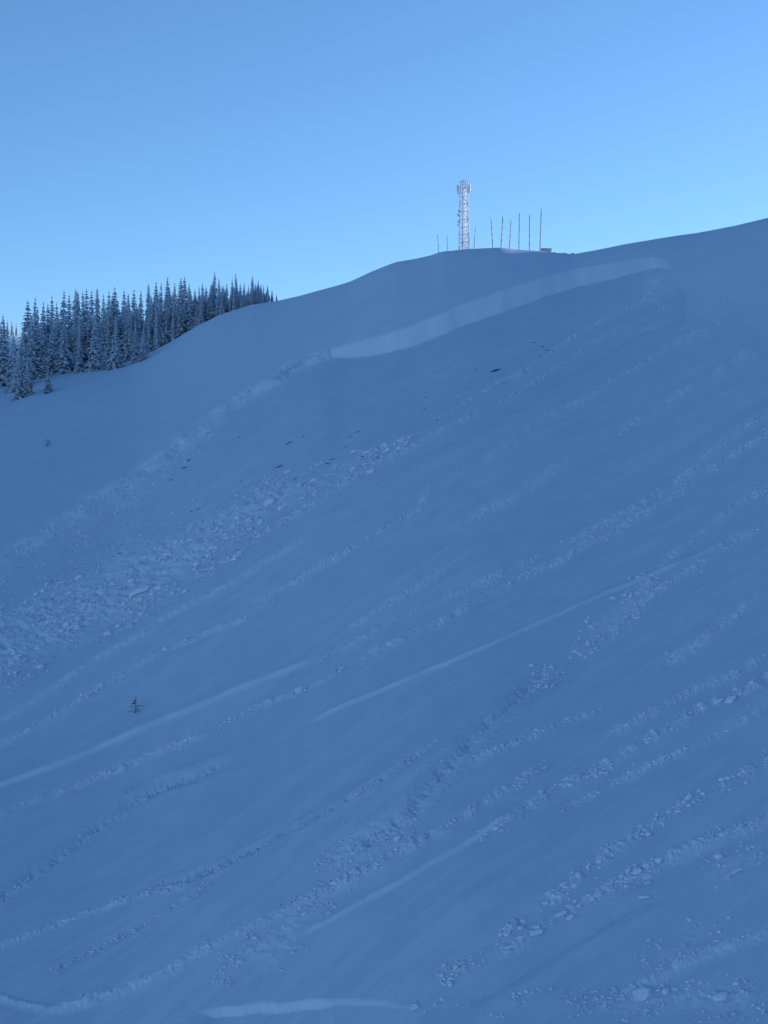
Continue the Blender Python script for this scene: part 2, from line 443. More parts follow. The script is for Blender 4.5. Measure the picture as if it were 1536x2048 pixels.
# light catching the bared wall and broken flank, painted into the snow colour
wall = np.where(below, 1, 0) * (1 - sstep(wall_w * .95, wall_w * 1.1, np.minimum(d, fl_d))) * sstep(560, 680, pxg) * (1 - .55 * sstep(1305, 1350, pxg)) * (1 - sstep(560, 600, np.where(pxg > 1340, pyg, 0))) * (1 + .5 * fbm(pxg / 40, pyg / 25, 290, 3))
hook = np.exp(-0.5 * (np.hypot((pxg - 1325) / 34, (pyg - 548) / 26)) ** 2) * (.5 + 1.1 * fbm(pxg / 16, pyg / 10, 291, 4, .6)).clip(0, 1)
churn_light = np.maximum(churn_light, np.maximum(.5 * wall, .5 * hook))
upper_light = np.where(below, 0, 1) * (1 - sstep(0, 130, pyg - np.interp(pxg, [300, 658, 1000, 1310, 1536], [760, 690, 590, 530, 600]))) * sstep(250, 620, pxg)
churn_light = np.maximum(churn_light, upper_light * (.30 + .15 * fbm(xg / 9, yg / 14, 310, 3)))      # undisturbed snow above the break, its brighter light painted into the colour
churn_light = np.maximum(churn_light, np.where(pxg < 680, np.exp(-0.5 * ((fl_d - 5) / 7.5) ** 2) * (0.38 + .75 * fbm(pxg / 24, pyg / 12, 270, 5, .65)).clip(0, .7), 0))
# cut bank along the bottom of the frame
pyb = pyg + 7 * fbm(pxg / 90, pyg / 300, 160, 3) + 3 * fbm(pxg / 14, pyg / 14, 161, 3, .6) + np.interp(pxg, [300, 430, 520, 640, 660, 760, 900], [-20, -12, -2, 4, 2, 2, -14])
bank_h = sstep(380, 450, pxg) * (1 - sstep(740, 860, pxg)) * np.interp(pxg, [400, 640, 665, 760], [1, 1, .5, .45])
px_h -= 14 * sstep(2025, 2033, pyb) * bank_h
churn_light = np.maximum(churn_light, .4 * bank_h * sstep(2023, 2026, pyb) * (1 - sstep(2032, 2036, pyb)))  # light on the bank's face painted into its colour

dz += px_h * m_per_px
zg = eg * yg + dz

# ---- far side of the crest
DB = np.linspace(0, 1, NB + 1)[1:] ** 1.6 * 430.0
wood = 1 - sstep(-0.085, -0.045, uu)
def slope_back(D):
    open_ = re[:, None] - (re[:, None] + 0.26) * sstep(0, 75, D)[None, :]
    woody = re[:, None] - (re[:, None] - 0.10) * sstep(0, 30, D)[None, :] - 0.36 * sstep(95, 170, D)[None, :]
    return open_ * (1 - wood[:, None]) + woody * wood[:, None]
zb = np.zeros((len(uu), NB)); yb = ry[:, None] + DB[None, :]
zc = re * ry; dl = 0.0
for i in range(NB):
    st = DB[i] - dl
    zc = zc + slope_back(np.array([(DB[i] + dl) / 2]))[:, 0] * st
    zb[:, i] = zc; dl = DB[i]
xb = uu[:, None] * yb
zb += 0.8 * fbm(xb / 30, yb / 30, 77, 3) * sstep(4, 30, DB)[None, :]
# ---- ground nearer than the frame's bottom edge
NN = 34
en = EB - 0.004 * (1.16 ** np.arange(1, NN + 1) - 1)
en = np.repeat(en[None, :], len(uu), 0)
un = np.repeat(uu[:, None], NN, 1)
yn = depth_of(un, en); xn = un * yn
zn = en * yn + 0.15 * fbm(xn / 4, yn / 4, 81, 3) + dz[:, -1:] * np.linspace(1, 0, NN)[None, :]

X = np.concatenate([xb[:, ::-1], xg, xn], 1); Y = np.concatenate([yb[:, ::-1], yg, yn], 1); Z = np.concatenate([zb[:, ::-1], zg, zn], 1)
def grid_mesh(name, X, Y, Z, mat, flip=False):
    n, m = X.shape
    co = np.stack([X, Y, Z], -1).reshape(-1, 3).astype(np.float32)
    idx = np.arange(n * m).reshape(n, m)
    q = np.stack([idx[:-1, :-1], idx[:-1, 1:], idx[1:, 1:], idx[1:, :-1]], -1).reshape(-1, 4)
    if flip: q = q[:, ::-1]
    me = bpy.data.meshes.new(name)
    me.vertices.add(len(co)); me.vertices.foreach_set('co', co.ravel())
    me.loops.add(q.size); me.loops.foreach_set('vertex_index', q.ravel().astype(np.int32))
    me.polygons.add(len(q))
    me.polygons.foreach_set('loop_start', (np.arange(len(q)) * 4).astype(np.int32))
    me.polygons.foreach_set('loop_total', np.full(len(q), 4, np.int32))
    me.polygons.foreach_set('use_smooth', np.ones(len(q), bool))
    me.materials.append(mat)
    me.update(calc_edges=True); me.validate()
    return me
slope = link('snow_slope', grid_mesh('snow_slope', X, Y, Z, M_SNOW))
CH = np.concatenate([np.zeros_like(xb), churn_light, np.zeros_like(xn)], 1).astype(np.float32).clip(0, 1)
ca_ = slope.data.attributes.new('churned_lit', 'FLOAT', 'POINT'); ca_.data.foreach_set('value', CH.ravel())
tag(slope, 'wide shaded snow slope with an avalanche scar', None, kind='structure')

def on_slope(px, py):
    """world position of a photo pixel on the built slope (arrays)"""
    px = np.asarray(px, float); py = np.asarray(py, float)
    u = U(px); e = np.minimum(E(py), ridge_e(u) - 1e-5)
    F = solve_F(u, e)
    y = depth_F(u, F)
    t = (F / (ridge_s(u) - EB)).clip(0, 1) ** (1 / 1.12)
    ci = np.interp(u, uu, np.arange(len(uu))); ri = t * (NV - 1)
    c0 = np.clip(np.floor(ci).astype(int), 0, len(uu) - 2); r0 = np.clip(np.floor(ri).astype(int), 0, NV - 2)
    fc, fr = ci - c0, ri - r0
    g = dz[c0, r0] * (1 - fc) * (1 - fr) + dz[c0 + 1, r0] * fc * (1 - fr) + dz[c0, r0 + 1] * (1 - fc) * fr + dz[c0 + 1, r0 + 1] * fc * fr
    return u * y, y, e * y + g

def back_ground(px, D):
    """ground point D metres behind the crest on the bearing of pixel px"""
    u = float(U(px)); y = float(ridge_y(np.array(u))) + D
    z = float(ridge_e(np.array(u)) * ridge_y(np.array(u)))
    c = int(round(np.interp(u, uu, np.arange(len(uu)))))
    if D <= DB[0]: z = z + (zb[c, 0] - z) * D / DB[0]
    else: z = float(np.interp(D, DB, zb[c]))
    return u * y, y, z

# ------------------------------------------------------------------ land around the slope
gx = np.concatenate([-np.geomspace(6000, 40, 110), np.linspace(-36, 36, 13), np.geomspace(40, 6000, 110)])
gy = gx.copy()
GX, GY = np.meshgrid(gx, gy, indexing='ij')
plane = -64 + 0.39 * GX + 0.41 * GY
def smin(a, b, k):
    h = np.clip(0.5 + 0.5 * (b - a) / k, 0, 1); return b * (1 - h) + a * h - k * h * (1 - h)
cap = 22 - 200 * sstep(120, 235, GY)
low = -190 + 16 * fbm(GX / 300, GY / 300, 5, 3)
ZG = smin(plane - 4, cap, 12)
ZG = -smin(-ZG, -low, 12)
# added sunlit range behind the camera, unseen; bounces light onto the slope
QA = -(GX * math.sin(_az) + GY * math.cos(_az)); PA_ = GX * math.cos(_az) - GY * math.sin(_az)
ZG += BOUNCE_RANGE_H * sstep(1300, 2700, QA) * (1 + 0.5 * fbm(PA_ / 900, QA / 1400, 9, 4)) + 40 * sstep(800, 2500, QA) * fbm(GX / 260, GY / 260, 15, 4)
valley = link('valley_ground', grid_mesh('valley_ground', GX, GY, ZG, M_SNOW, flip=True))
tag(valley, 'snow covered valley floor below and around the slope', None, kind='structure')

# added ridge, unseen behind the slope, keeps the sun off the wood
sa = np.linspace(-130, 130, 60); pa = np.linspace(150, 640, 90)
SA, PA = np.meshgrid(sa, pa, indexing='ij')
sd = np.array([math.sin(_az), math.cos(_az)]); pd = np.array([-sd[1], sd[0]])
s0 = 455.0
XS = (s0 + SA) * sd[0] + PA * pd[0]; YS = (s0 + SA) * sd[1] + PA * pd[1]
hh = sstep(205, 255, PA) * (1 - sstep(355, 520, PA))
ZS = -75 + 192 * hh * np.exp(-0.5 * (SA / 55) ** 2) + 5 * fbm(XS / 40, YS / 40, 33, 4)
sun_blocker = link('sun_blocker_ridge', grid_mesh('sun_blocker_ridge', XS, YS, ZS, M_SNOW))
tag(sun_blocker, 'added snow ridge hidden behind the slope, blocking the sun from the wood', None, kind='structure')

# far ridge glimpsed at the left edge
fx = np.linspace(-900, 160, 160); fy = np.linspace(640, 1500, 60)
FX, FY = np.meshgrid(fx, fy, indexing='ij')
crest = 103 + 0.0 * FX - 0.045 * (FX + 225) + 5 * fbm(FX / 60, FX * 0, 71, 3)
FZ = np.where(FY < 840, crest - (840 - FY) * 0.42, crest - (FY - 840) * 0.3) + 3 * fbm(FX / 40, FY / 40, 72, 3)
FZ -= 260 * sstep(-180, 120, FX)
fr = link('far_ridge', grid_mesh('far_ridge', FX, FY, FZ, M_SNOW, flip=True))
tag(fr, 'distant snow ridge at the left edge of the view', None, kind='structure')

# ------------------------------------------------------------------ firs
def fir_meshes(seed, H=10.0, R=1.25, whorls=30, boughs=8, droop=0.55, load=0.9):
    rnd = random.Random(seed)
    tv, tf = MB(), None
    tv.bar((0, 0, -0.6), (0, 0, H * 0.55), 0.16, 0.09, 7); tv.bar((0, 0, H * 0.55), (0, 0, H * 0.985), 0.088, 0.015, 6)
    fol, snw = MB(), MB()
    def bough(mb, z, az, L, dr, wid, lift, inset, jag):
        ca, sa_ = math.cos(az), math.sin(az)
        n = 4
        k = len(mb.v)
        for i in range(n + 1):
            t = i / n
            r = 0.03 + (L - inset) * t
            zz = z + 0.10 * L * math.sin(t * 2.2) - dr * L * t * t + lift * (1 - 0.5 * t)
            w = wid * (math.sin(min(1, t * 1.15 + 0.18) * math.pi * 0.86)) * (1 + jag * rnd.uniform(-1, 1)) + 0.012
            sag = 0.55 * w + rnd.uniform(-.02, .04)
            jz = rnd.uniform(-0.04, 0.04) * jag * 2
            mb.v.append(Vector((ca * r, sa_ * r, zz + jz)))
            mb.v.append(Vector((ca * r - sa_ * w, sa_ * r + ca * w, zz - sag)))
            mb.v.append(Vector((ca * r + sa_ * w, sa_ * r - ca * w, zz - sag)))
        for i in range(n):
            a = k + 3 * i; b = a + 3
            mb.f.append((a, b, b + 1, a + 1)); mb.f.append((a, a + 2, b + 2, b))
        mb.f.append((k + 3 * n, k + 3 * n + 2, k + 3 * n + 1))
    def lump(mb, c, s):
        k = len(mb.v)
        for dx, dy, dz_ in ((1, 0, 0), (0, 1, 0), (-1, 0, 0), (0, -1, 0), (0, 0, .75), (0, 0, -.6)):
            q = rnd.uniform(.7, 1.25)
            mb.v.append(Vector((c[0] + dx * s * q, c[1] + dy * s * q, c[2] + dz_ * s * q)))
        for a, b in ((0, 1), (1, 2), (2, 3), (3, 0)):
            mb.f.append((k + a, k + b, k + 4)); mb.f.append((k + b, k + a, k + 5))
    snw.bar((0, 0, .2), (0, 0, H * .6), .19, .11, 6); snw.bar((0, 0, H * .6), (0, 0, H), .11, .02, 6)
    bump = [rnd.uniform(0.72, 1.15) for _ in range(12)]
    for i in range(whorls):
        t = (i + rnd.uniform(-.3, .3)) / whorls
        t = min(max(t, 0), .995)
        z = 0.25 + (H - 0.35) * t
        prof = (1 - t) ** 0.85 * (0.82 + 0.18 * min(1, t * 6)) * bump[int(t * 11)]
        nb = max(4, int(boughs * (0.55 + 0.45 * (1 - t))))
        a0 = rnd.uniform(0, 6.28)
        for j in range(nb):
            if rnd.random() < 0.07: continue
            L = (R * prof + 0.035) * rnd.uniform(0.62, 1.14)
            az = a0 + 6.283 * j / nb + rnd.uniform(-.28, .28)
            dr = droop * rnd.uniform(.6, 1.35)
            wid = 0.05 + 0.32 * L
            bough(fol, z, az, L, dr, wid, 0, 0, .35)
            if rnd.random() < load or t > .75:
                bough(snw, z, az, L, dr, wid * rnd.uniform(.75, 1.08), 0.075, 0.03 + .10 * rnd.random() * L, .4)
                if rnd.random() < .6 and t < .8:
                    tt_ = rnd.uniform(.55, .95); r = L * tt_
                    lump(snw, (math.cos(az) * r, math.sin(az) * r, z + 0.10 * L * math.sin(tt_ * 2.2) - dr * L * tt_ * tt_ + .05), rnd.uniform(.07, .17))
    return (tv.mesh('trunk', M_BARK, True), fol.mesh('crown', M_NEEDLE), snw.mesh('snow_load', M_LOAD))

FIRS = [fir_meshes(100 + i, R=r, whorls=w, droop=d, load=l) for i, (r, w, d, l) in enumerate(
    [(1.45, 34, .5, .95), (1.25, 36, .6, .97), (1.75, 32, .45, .93), (1.1, 38, .7, .97), (1.55, 31, .5, .9), (1.95, 30, .4, .94), (0.95, 36, .65, .95), (1.35, 32, .55, .92)])]
def fir(loc, height, label, group, kind=None, slim=1.0, rz=None, name='fir_tree'):
    k = random.randrange(len(FIRS)) if kind is None else kind
    root = bpy.data.objects.new(name, None); COL.objects.link(root)
    root.empty_display_size = 0.5
    s = height / 10.0
    root.location = loc
    root.scale = (s * slim, s * slim, s)
    root.rotation_euler = (random.uniform(-.02, .02), random.uniform(-.02, .02), random.uniform(0, 6.28) if rz is None else rz)
    for me in FIRS[k]:
        o = bpy.data.objects.new(me.name.split('.')[0], me); COL.objects.link(o); o.parent = root
    tag(root, label, 'tree', group)
    return root

# skyline spires of the wood, left to right: px, py of the tip
SKY = [(55, 600), (68, 594), (77, 612), (85, 603), (96, 606), (105, 590), (116, 604), (125, 580), (137, 588), (151, 577), (159, 580), (168, 582), (175, 577), (184, 580),
       (195, 574), (206, 588), (215, 580), (224, 588), (232, 573), (247, 580), (255, 586), (267, 578), (282, 580), (299, 567), (311, 563), (322, 565), (335, 553), (349, 565),
       (360, 554), (369, 553), (378, 565), (391, 577), (398, 571), (406, 565), (413, 571), (428, 541), (439, 555), (453, 565), (464, 556), (473, 545), (481, 566), (489, 564),
       (496, 571), (504, 549), (516, 559), (522, 566), (527, 569), (535, 569), (544, 579), (553, 588)]
ORD = ['first', 'second', 'third', 'fourth', 'fifth', 'sixth', 'seventh', 'eighth', 'ninth', 'tenth']
def ordinal(n):
    if n <= 10: return ORD[n - 1]
    suf = 'th' if 10 < n % 100 < 14 else {1: 'st', 2: 'nd', 3: 'rd'}.get(n % 10, 'th')
    return f'{n}{suf}'
GW = 'frosted firs of the wood on the left ridge'
special = {428: 'tallest frosted fir spire standing above the wood on the left ridge',
           473: 'tall thin frosted fir spire right of the tallest one on the ridge',
           504: 'thin dark fir spire, last tall one toward the wood\'s right end',
           553: 'lone small dark fir at the very right end of the wood',
           335: 'pointed frosted fir highest in the middle of the wood\'s skyline',
           125: 'pointed frosted fir standing highest at the left of the wood'}
for i, (px, py) in enumerate(SKY):
    for _ in range(60):
        D = random.uniform(14, 60) if px > 130 else random.uniform(6, 40)
        if px > 500: D = random.uniform(3, 22)
        if px > 545: D = 1.5
        x, y, z = back_ground(px, D)
        h = y * float(E(py)) - z
        if 7.5 < h < 14.5: break
    h = max(h, 1.2)
    lab = special.get(px, f'frosted fir in the wood, {ordinal(i + 1)} spire of its skyline counted from the left')
    fir((x, y, z), h, lab, GW, slim=random.uniform(1.05, 1.5) * (0.75 if px in (428, 473, 504) else 1) * (1.2 if h < 3 else 1), kind=random.choice([0, 1, 2, 3, 4, 6, 7]))
# firs standing inside the wood below the skyline
for i in range(150):
    px = random.uniform(60, 545)
    sky = np.interp(px, [q[0] for q in SKY], [q[1] for q in SKY])
    D = random.uniform(1.5, 34)
    x, y, z = back_ground(px, D)
    rid = float(np.interp(px, RIDGE[:, 0], RIDGE[:, 1]))
    top = random.uniform(sky + 8, sky + 8 + 0.6 * max(rid - sky - 10, 4))
    h = y * float(E(top)) - z
    if h < 1.5: continue
    h = min(h, 12.5)
    fir((x, y, z), h, 'frosted fir crowded among others inside the wood, below its skyline', 'firs crowded inside the wood', slim=random.uniform(1.2, 1.75))
# firs whose whole figure shows along the wood's lower edge: px, base py, top py, kind, slim, label
EDGE = [
    (190, 741, 622, 2, .85, 'broad snow-laden fir at the middle of the wood\'s lower left edge'),
    (126, 747, 625, 5, .8, 'large bushy snow-laden fir on the open snow at the wood\'s left front'),
    (105, 748, 640, 0, 1.0, 'slim frosted fir just left of the large bushy fir at the wood\'s front'),
    (232, 737, 630, 4, .9, 'tall frosted fir right of the broad snow-laden one at the lower edge'),
    (212, 739, 690, 5, .9, 'small bushy white fir at the foot of the tall ones on the lower edge'),
    (272, 724, 640, 2, .9, 'frosted fir where the open slope starts to hide the wood\'s feet'),
    (285, 722, 662, 5, .8, 'low broad snow-covered fir at the bend of the wood\'s lower edge'),
    (158, 745, 655, 1, 1.0, 'narrow frosted fir between the two large ones at the wood\'s front'),
    (8, 772, 628, 2, .9, 'big snow-laden fir cut by the left edge of the picture'),
    (-14, 775, 650, 5, .9, 'dark bushy fir half outside the left edge of the picture'),
    (36, 797, 694, 5, .75, 'bushy snow-draped fir standing alone lowest on the open snow at left'),
    (55, 792, 712, 0, 1.1, 'smaller fir leaning against the bushy one lowest at left'),
    (95, 787, 733, 5, .95, 'small round snow-laden fir alone on the snow below the wood'),
    (26, 782, 664, 1, 1.1, 'frosted fir right behind the lowest bushy fir at left'),
    (48, 770, 655, 0, 1.1, 'frosted fir at the gap on the wood\'s left end'),
    (80, 756, 640, 4, 1.0, 'frosted fir behind the small round one below the wood'),
    (62, 760, 625, 7, 1.0, 'slender frosted fir at the far left corner of the wood'),
]
for px, pb, pt, kd, slim, lab in EDGE:
    x, y, z = (float(v) for v in on_slope(np.array([px]), np.array([pb]))) if False else [float(v[0]) for v in on_slope(np.array([px]), np.array([pb]))]
    h = y * (float(E(pt))) - z
    fir((x, y, z - .1), h, lab, 'firs along the lower edge of the wood', kd, slim * 1.3)
for i in range(26):
    px = 255 + i * 11.3 + random.uniform(-4, 4)
    sky = np.interp(px, [q[0] for q in SKY], [q[1] for q in SKY])
    rid = float(np.interp(px, RIDGE[:, 0], RIDGE[:, 1]))
    x, y, z = back_ground(px, random.uniform(1.0, 7))
    h = y * float(E(sky + (rid - sky) * random.uniform(.15, .5))) - z
    if h > 1.5:
        fir((x, y, z - .2), min(h, 11), f'frosted fir in the front row along the spur\'s crest, {ordinal(i + 1)} from its left end', 'front row of firs behind the spur crest', slim=random.uniform(.9, 1.2))
# tiny firs on the far ridge
FAR_ORDER = [1, 2, 3, 0, 4]
for k, (px, top) in enumerate([(8, 634), (15, 636), (24, 638), (2, 640), (33, 644)]):
    u = float(U(px)); y = 838.0; x = u * y
    z = float(np.interp(x, fx, FZ[:, np.argmin(abs(fy - 840))]))
    fir((x, y, z - .5), max(3.0, y * float(E(top)) - z), f'tiny dark fir on the distant ridge at the left edge, {ORD[FAR_ORDER[k]]} from the left', 'firs on the far ridge', 1, 1.2)
# two saplings alone on the slope
def sapling(px, pb, pt, label):
    x, y, z = [float(v[0]) for v in on_slope(np.array([px]), np.array([pb]))]
    h = (pb - pt) * y / FPX
    root = bpy.data.objects.new('fir_sapling', None); COL.objects.link(root); root.location = (x, y, z - .05)
    st, cr, sn = MB(), MB(), MB()
    st.bar((0, 0, -.1), (0.03 * h, 0, h), .035 * h ** .5, .01, 6)
    for i in range(17):
        t = .12 + .8 * i / 17 + random.uniform(-.03, .03); az = random.uniform(0, 6.28); L = h * .62 * (1.0 - .8 * t) * random.uniform(.5, 1.25)
        c, s_ = math.cos(az), math.sin(az); a = Vector((0.02 * h, 0, h * t)); b = a + Vector((c * L, s_ * L, L * random.uniform(-.25, .35)))
        w = .075 * h * random.uniform(.6, 1.2)
        k = len(cr.v); n = Vector((-s_, c, 0)) * w
        mid = a.lerp(b, .6)
        cr.v += [a, mid + n - Vector((0, 0, w * .5)), b, mid - n - Vector((0, 0, w * .5)), mid + Vector((0, 0, w * .25)), mid - Vector((0, 0, w * .7))]
        cr.f += [(k, k + 1, k + 4), (k + 1, k + 2, k + 4), (k + 2, k + 3, k + 4), (k + 3, k, k + 4), (k + 1, k, k + 5), (k + 2, k + 1, k + 5), (k + 3, k + 2, k + 5), (k, k + 3, k + 5)]
        if i % 3 != 0:
            k = len(sn.v); up = Vector((0, 0, w * .3))
            sn.v += [mid + n * .6 + up * .8, b.lerp(mid, .3) + up, mid - n * .6 + up * .8, a.lerp(mid, .5) + up, mid + up * 2.1]
            sn.f += [(k, k + 1, k + 4), (k + 1, k + 2, k + 4), (k + 2, k + 3, k + 4), (k + 3, k, k + 4), (k + 3, k + 2, k + 1, k)]
    st.build('trunk', M_BARK, root, True); cr.build('crown', M_NEEDLE_DARK, root); sn.build('snow_load', M_LOAD, root)
    tag(root, label, 'sapling', 'saplings alone on the slope')
M_NEEDLE_DARK = plain_material('sapling_needles', (0.06, 0.09, 0.09), (0.24, 0.30, 0.33), 3.0, 0.9)
sapling(270, 1420, 1386, 'small dark fir sapling alone on the smooth snow below the debris')
sapling(95, 897, 879, 'tiny dark sapling alone on the smooth snow at the left edge')

# ------------------------------------------------------------------ lattice tower
tx, ty, tz = back_ground(928, 2.0)
PM = FPX / ty                                          # photo pixels per metre at the tower
tower = bpy.data.objects.new('lattice_tower', None); COL.objects.link(tower)
tower.location = (tx, ty, tz - .15); tower.rotation_euler = (0, 0, math.radians(24))
TH = (502 - 366) / PM + .15
HB, HT = 0.66, 0.50                                     # half widths at base and top
def leg_pt(sx, sy, z): w = HB + (HT - HB) * z / TH; return Vector((sx * w, sy * w, z))
for sx in (-1, 1):
    for sy in (-1, 1):
        m = MB(); m.bar(leg_pt(sx, sy, 0), leg_pt(sx, sy, TH), .11, .10, 8); m.build('leg', M_STEEL, tower, True)
NBAY = 9
for i in range(NBAY + 1):
    z0 = TH * i / NBAY; z1 = TH * (i + 1) / NBAY
    ring = [(-1, -1), (1, -1), (1, 1), (-1, 1)]
    for j in range(4):
        a, b = ring[j], ring[(j + 1) % 4]
        if i > 0:
            m = MB(); m.bar(leg_pt(*a, z0), leg_pt(*b, z0), .075, n=6); m.build('horizontal_brace', M_STEEL, tower)
        if i < NBAY:
            p, q = (a, b) if (i + j) % 2 else (b, a)
            m = MB(); m.bar(leg_pt(*p, z0), leg_pt(*q, z1), .062, n=6); m.build('diagonal_brace', M_STEEL, tower)
m = MB()
for s in (-.13, .13): m.bar((s, -.30, 0), (s, -.30, TH), .025, n=5)
for i in range(34): m.bar((-.13, -.30, .2 + i * .33), (.13, -.30, .2 + i * .33), .016, n=4)
m.build('ladder', M_STEEL, tower)
m = MB(); m.bar((.22, .2, 0), (.22, .2, TH * .95), .09, n=7); m.build('cable_run', M_STEEL, tower)
# camera-facing axes inside the tower's own frame
Rt = Matrix.Rotation(-math.radians(24), 3, 'Z')
def tl(dx, dy, z): v = Rt @ Vector((dx, dy, 0)); return Vector((v.x, v.y, z))
def panel(dx, dy, z0, z1, rz):
    r = MB(); c = tl(dx, dy, (z0 + z1) / 2)
    r.box(c, (.24, .14, z1 - z0), rz)
    a = r.build('panel_antenna', M_ANT, tower)
    bv = a.modifiers.new('bevel', 'BEVEL'); bv.width = .03; bv.segments = 2
    k = MB(); inn = tl(dx * .42, dy * .42, 0)
    for zz in (z0 + .35, z1 - .35): k.bar((c.x, c.y, zz), (inn.x, inn.y, zz), .035, n=6)
    pole = tl(dx * .86, dy * .86, 0); k.bar((pole.x, pole.y, z0 - .12), (pole.x, pole.y, z1 + .12), .035, n=6)
    k.build('antenna_bracket', M_STEEL, a)
zt = TH
panel(-1.18, -.15, zt - 1.95, zt - .65, math.radians(30))
panel(-1.02, .45, zt - 2.25, zt - .85, math.radians(10))
panel(1.00, -.25, zt - 2.2, zt - .45, math.radians(-60))
panel(1.28, .2, zt - 2.05, zt - .5, math.radians(-20))
panel(.15, -.95, zt - 1.5, zt - .35, 0)
for dx, dz_ in ((-.55, .35), (-.2, .18), (.2, .3), (.48, .42)):
    m = MB(); b = tl(dx, .1, 0); m.bar((b.x, b.y, TH - .5), (b.x, b.y, TH + dz_), .035, .02, 6); m.build('whip_antenna', M_STEEL, tower)
def dish(dx, dy, z, r, rz):
    m = MB(); c = tl(dx, dy, z); d = Rt @ Vector((math.sin(rz), -math.cos(rz), 0))
    m.bar(c - d * .14, c + d * .10, r, r * 1.02, 14); m.bar(c + d * .10, c + d * .18, r * 1.02, r * .6, 14)
    o = m.build('dish_antenna', M_ANT, tower)
    k = MB(); k.bar(c, tl(dx * .45, dy * .45, z - .05), .04, n=6); k.build('dish_bracket', M_STEEL, o)
dish(-.86, -.25, TH - 5.35, .24, -.9)
dish(-1.0, -.2, TH - 6.05, .26, -1.1)
dish(-.92, .1, TH - 7.2, .22, -.8)
dish(-.95, -.1, TH - 7.85, .25, -.5)
m = MB(); m.bar(tl(.5, -.3, TH * .175), tl(1.12, -.3, TH * .18), .05, n=6); m.bar(tl(1.05, -.3, TH * .19), tl(1.05, -.3, TH * .10), .05, n=6); m.build('side_arm', M_STEEL, tower)
dish(.92, -.35, TH * .115, .2, .8)
tag(tower, 'pale rime-coated steel lattice tower with antennas on top of the snowy hill', 'tower')

# ------------------------------------------------------------------ poles beside the tower
POLES = [((875, 468), (878, 503), 'short thin pole leaning left, farthest left of the tower'),
         ((894, 471), (895, 501), 'shortest pole, standing just left of the lattice tower'),
         ((951, 455), (948, 498), 'thin short pole just right of the lattice tower'),
         ((982, 435), (986, 496), 'pole leaning clearly to the left, second pole right of the tower'),
         ((1006, 434), (1002, 495), 'pole with a thicker head leaning right, third right of the tower'),
         ((1022, 441), (1019, 496), 'middle-height pole, fourth to the right of the tower'),
         ((1039, 426), (1038, 499), 'tall upright pole, fifth to the right of the tower'),
         ((1059, 430), (1059, 502), 'upright pole next to the tallest one on the hilltop'),
         ((1083, 415), (1080, 504), 'tallest pole, beside the low stone hut on the hilltop')]
for (tp, bp, lab) in POLES:
    x, y, z = back_ground(bp[0], 1.2)
    zt_ = y * float(E(tp[1])); xt = y * float(U(tp[0]))
    root = bpy.data.objects.new('wooden_pole', None); COL.objects.link(root); root.location = (x, y, z)
    top = Vector((xt - x, random.uniform(-.2, .2), zt_ - z))
    r0 = .115 if tp[1] < 445 else .085
    m = MB(); seg = 5
    for i in range(seg):
        a = top * (i / seg) + Vector((0, 0, -.4 if i == 0 else 0)); b = top * ((i + 1) / seg)
        m.bar(a, b, r0 * (1 - .28 * i / seg), r0 * (1 - .28 * (i + 1) / seg), 8)
    m.build('shaft', M_POLE, root, True)
    m = MB(); d = top.normalized()
    side = Vector((.8, -.2, 0)) * r0
    for q in range(3):
        a = top * (.45 + .17 * q); b = top * (.45 + .17 * (q + 1))
        m.bar(a + side * .55, b + side * .5, r0 * random.uniform(.35, .7), r0 * random.uniform(.3, .6), 6)
    m.build('rime_crust', M_LOAD, root, True)
    if tp[0] == 1006:
        m = MB(); m.bar(top * .86, top * 1.0, r0 * 1.25, r0 * 1.1, 8); m.build('head', M_POLE, root, True)
    tag(root, lab, 'pole', 'poles on the hilltop')

# ------------------------------------------------------------------ low stone hut and rocks by the last pole
hx, hy, hz = back_ground(1092, 1.5)
hut = bpy.data.objects.new('stone_hut', None); COL.objects.link(hut); hut.location = (hx, hy, hz); hut.rotation_euler = (0, 0, .12)
for r_ in range(3):
    for c_ in range(5 + r_ % 2):
        m = MB(); w = 1.75 / (5 + r_ % 2); xx = -.875 + w * (c_ + .5)
        m.box((xx, -.45 + random.uniform(-.03, .03), -.06 + r_ * .165), (w - .03, .3, .15))
        o = m.build('stone', M_STONE, hut); bv = o.modifiers.new('bevel', 'BEVEL'); bv.width = .03; bv.segments = 1
m = MB(); m.box((0, 0, .12), (1.72, .62, .52)); m.build('wall_core', M_STONE, hut)
m = MB(); m.box((0, -.1, .43), (1.95, 1.15, .08)); m.build('roof', M_LOAD, hut)
tag(hut, 'low pale stone hut half buried in snow beside the tallest pole', 'hut')

# ------------------------------------------------------------------ chunks of snow and rock
def chunk(name, seed, n, mat, sc=(1, 1, 1)):
    rnd = random.Random(seed)
    bm = bmesh.new()
    for i in range(n):
        z = 1 - 2 * (i + .5) / n; a = i * 2.39996 + rnd.uniform(-.45, .45); r = math.sqrt(max(0, 1 - z * z)); q = rnd.uniform(.72, 1.1)
        bm.verts.new((r * math.cos(a) * q * sc[0], r * math.sin(a) * q * sc[1], z * q * sc[2]))
    res = bmesh.ops.convex_hull(bm, input=bm.verts)
    bmesh.ops.delete(bm, geom=[g for g in set(res['geom_interior'] + res['geom_unused']) if isinstance(g, bmesh.types.BMVert)], context='VERTS')
    me = bpy.data.meshes.new(name); bm.to_mesh(me); bm.free()
    me.materials.append(mat)
    return me
SLABS = [chunk('snow_block', 300 + i, 15, M_BLOCK, s) for i, s in enumerate([(1.25, .9, .55), (1, .85, .7), (1.4, .8, .45), (1, 1, .8), (1.15, .7, .7), (.9, .9, .9)])]
BALLS = [chunk('snow_block', 330 + i, 22, M_BLOCK, s) for i, s in enumerate([(1, .95, .85), (1.1, .9, .8), (1, 1, .95), (.95, 1.1, .75)])]
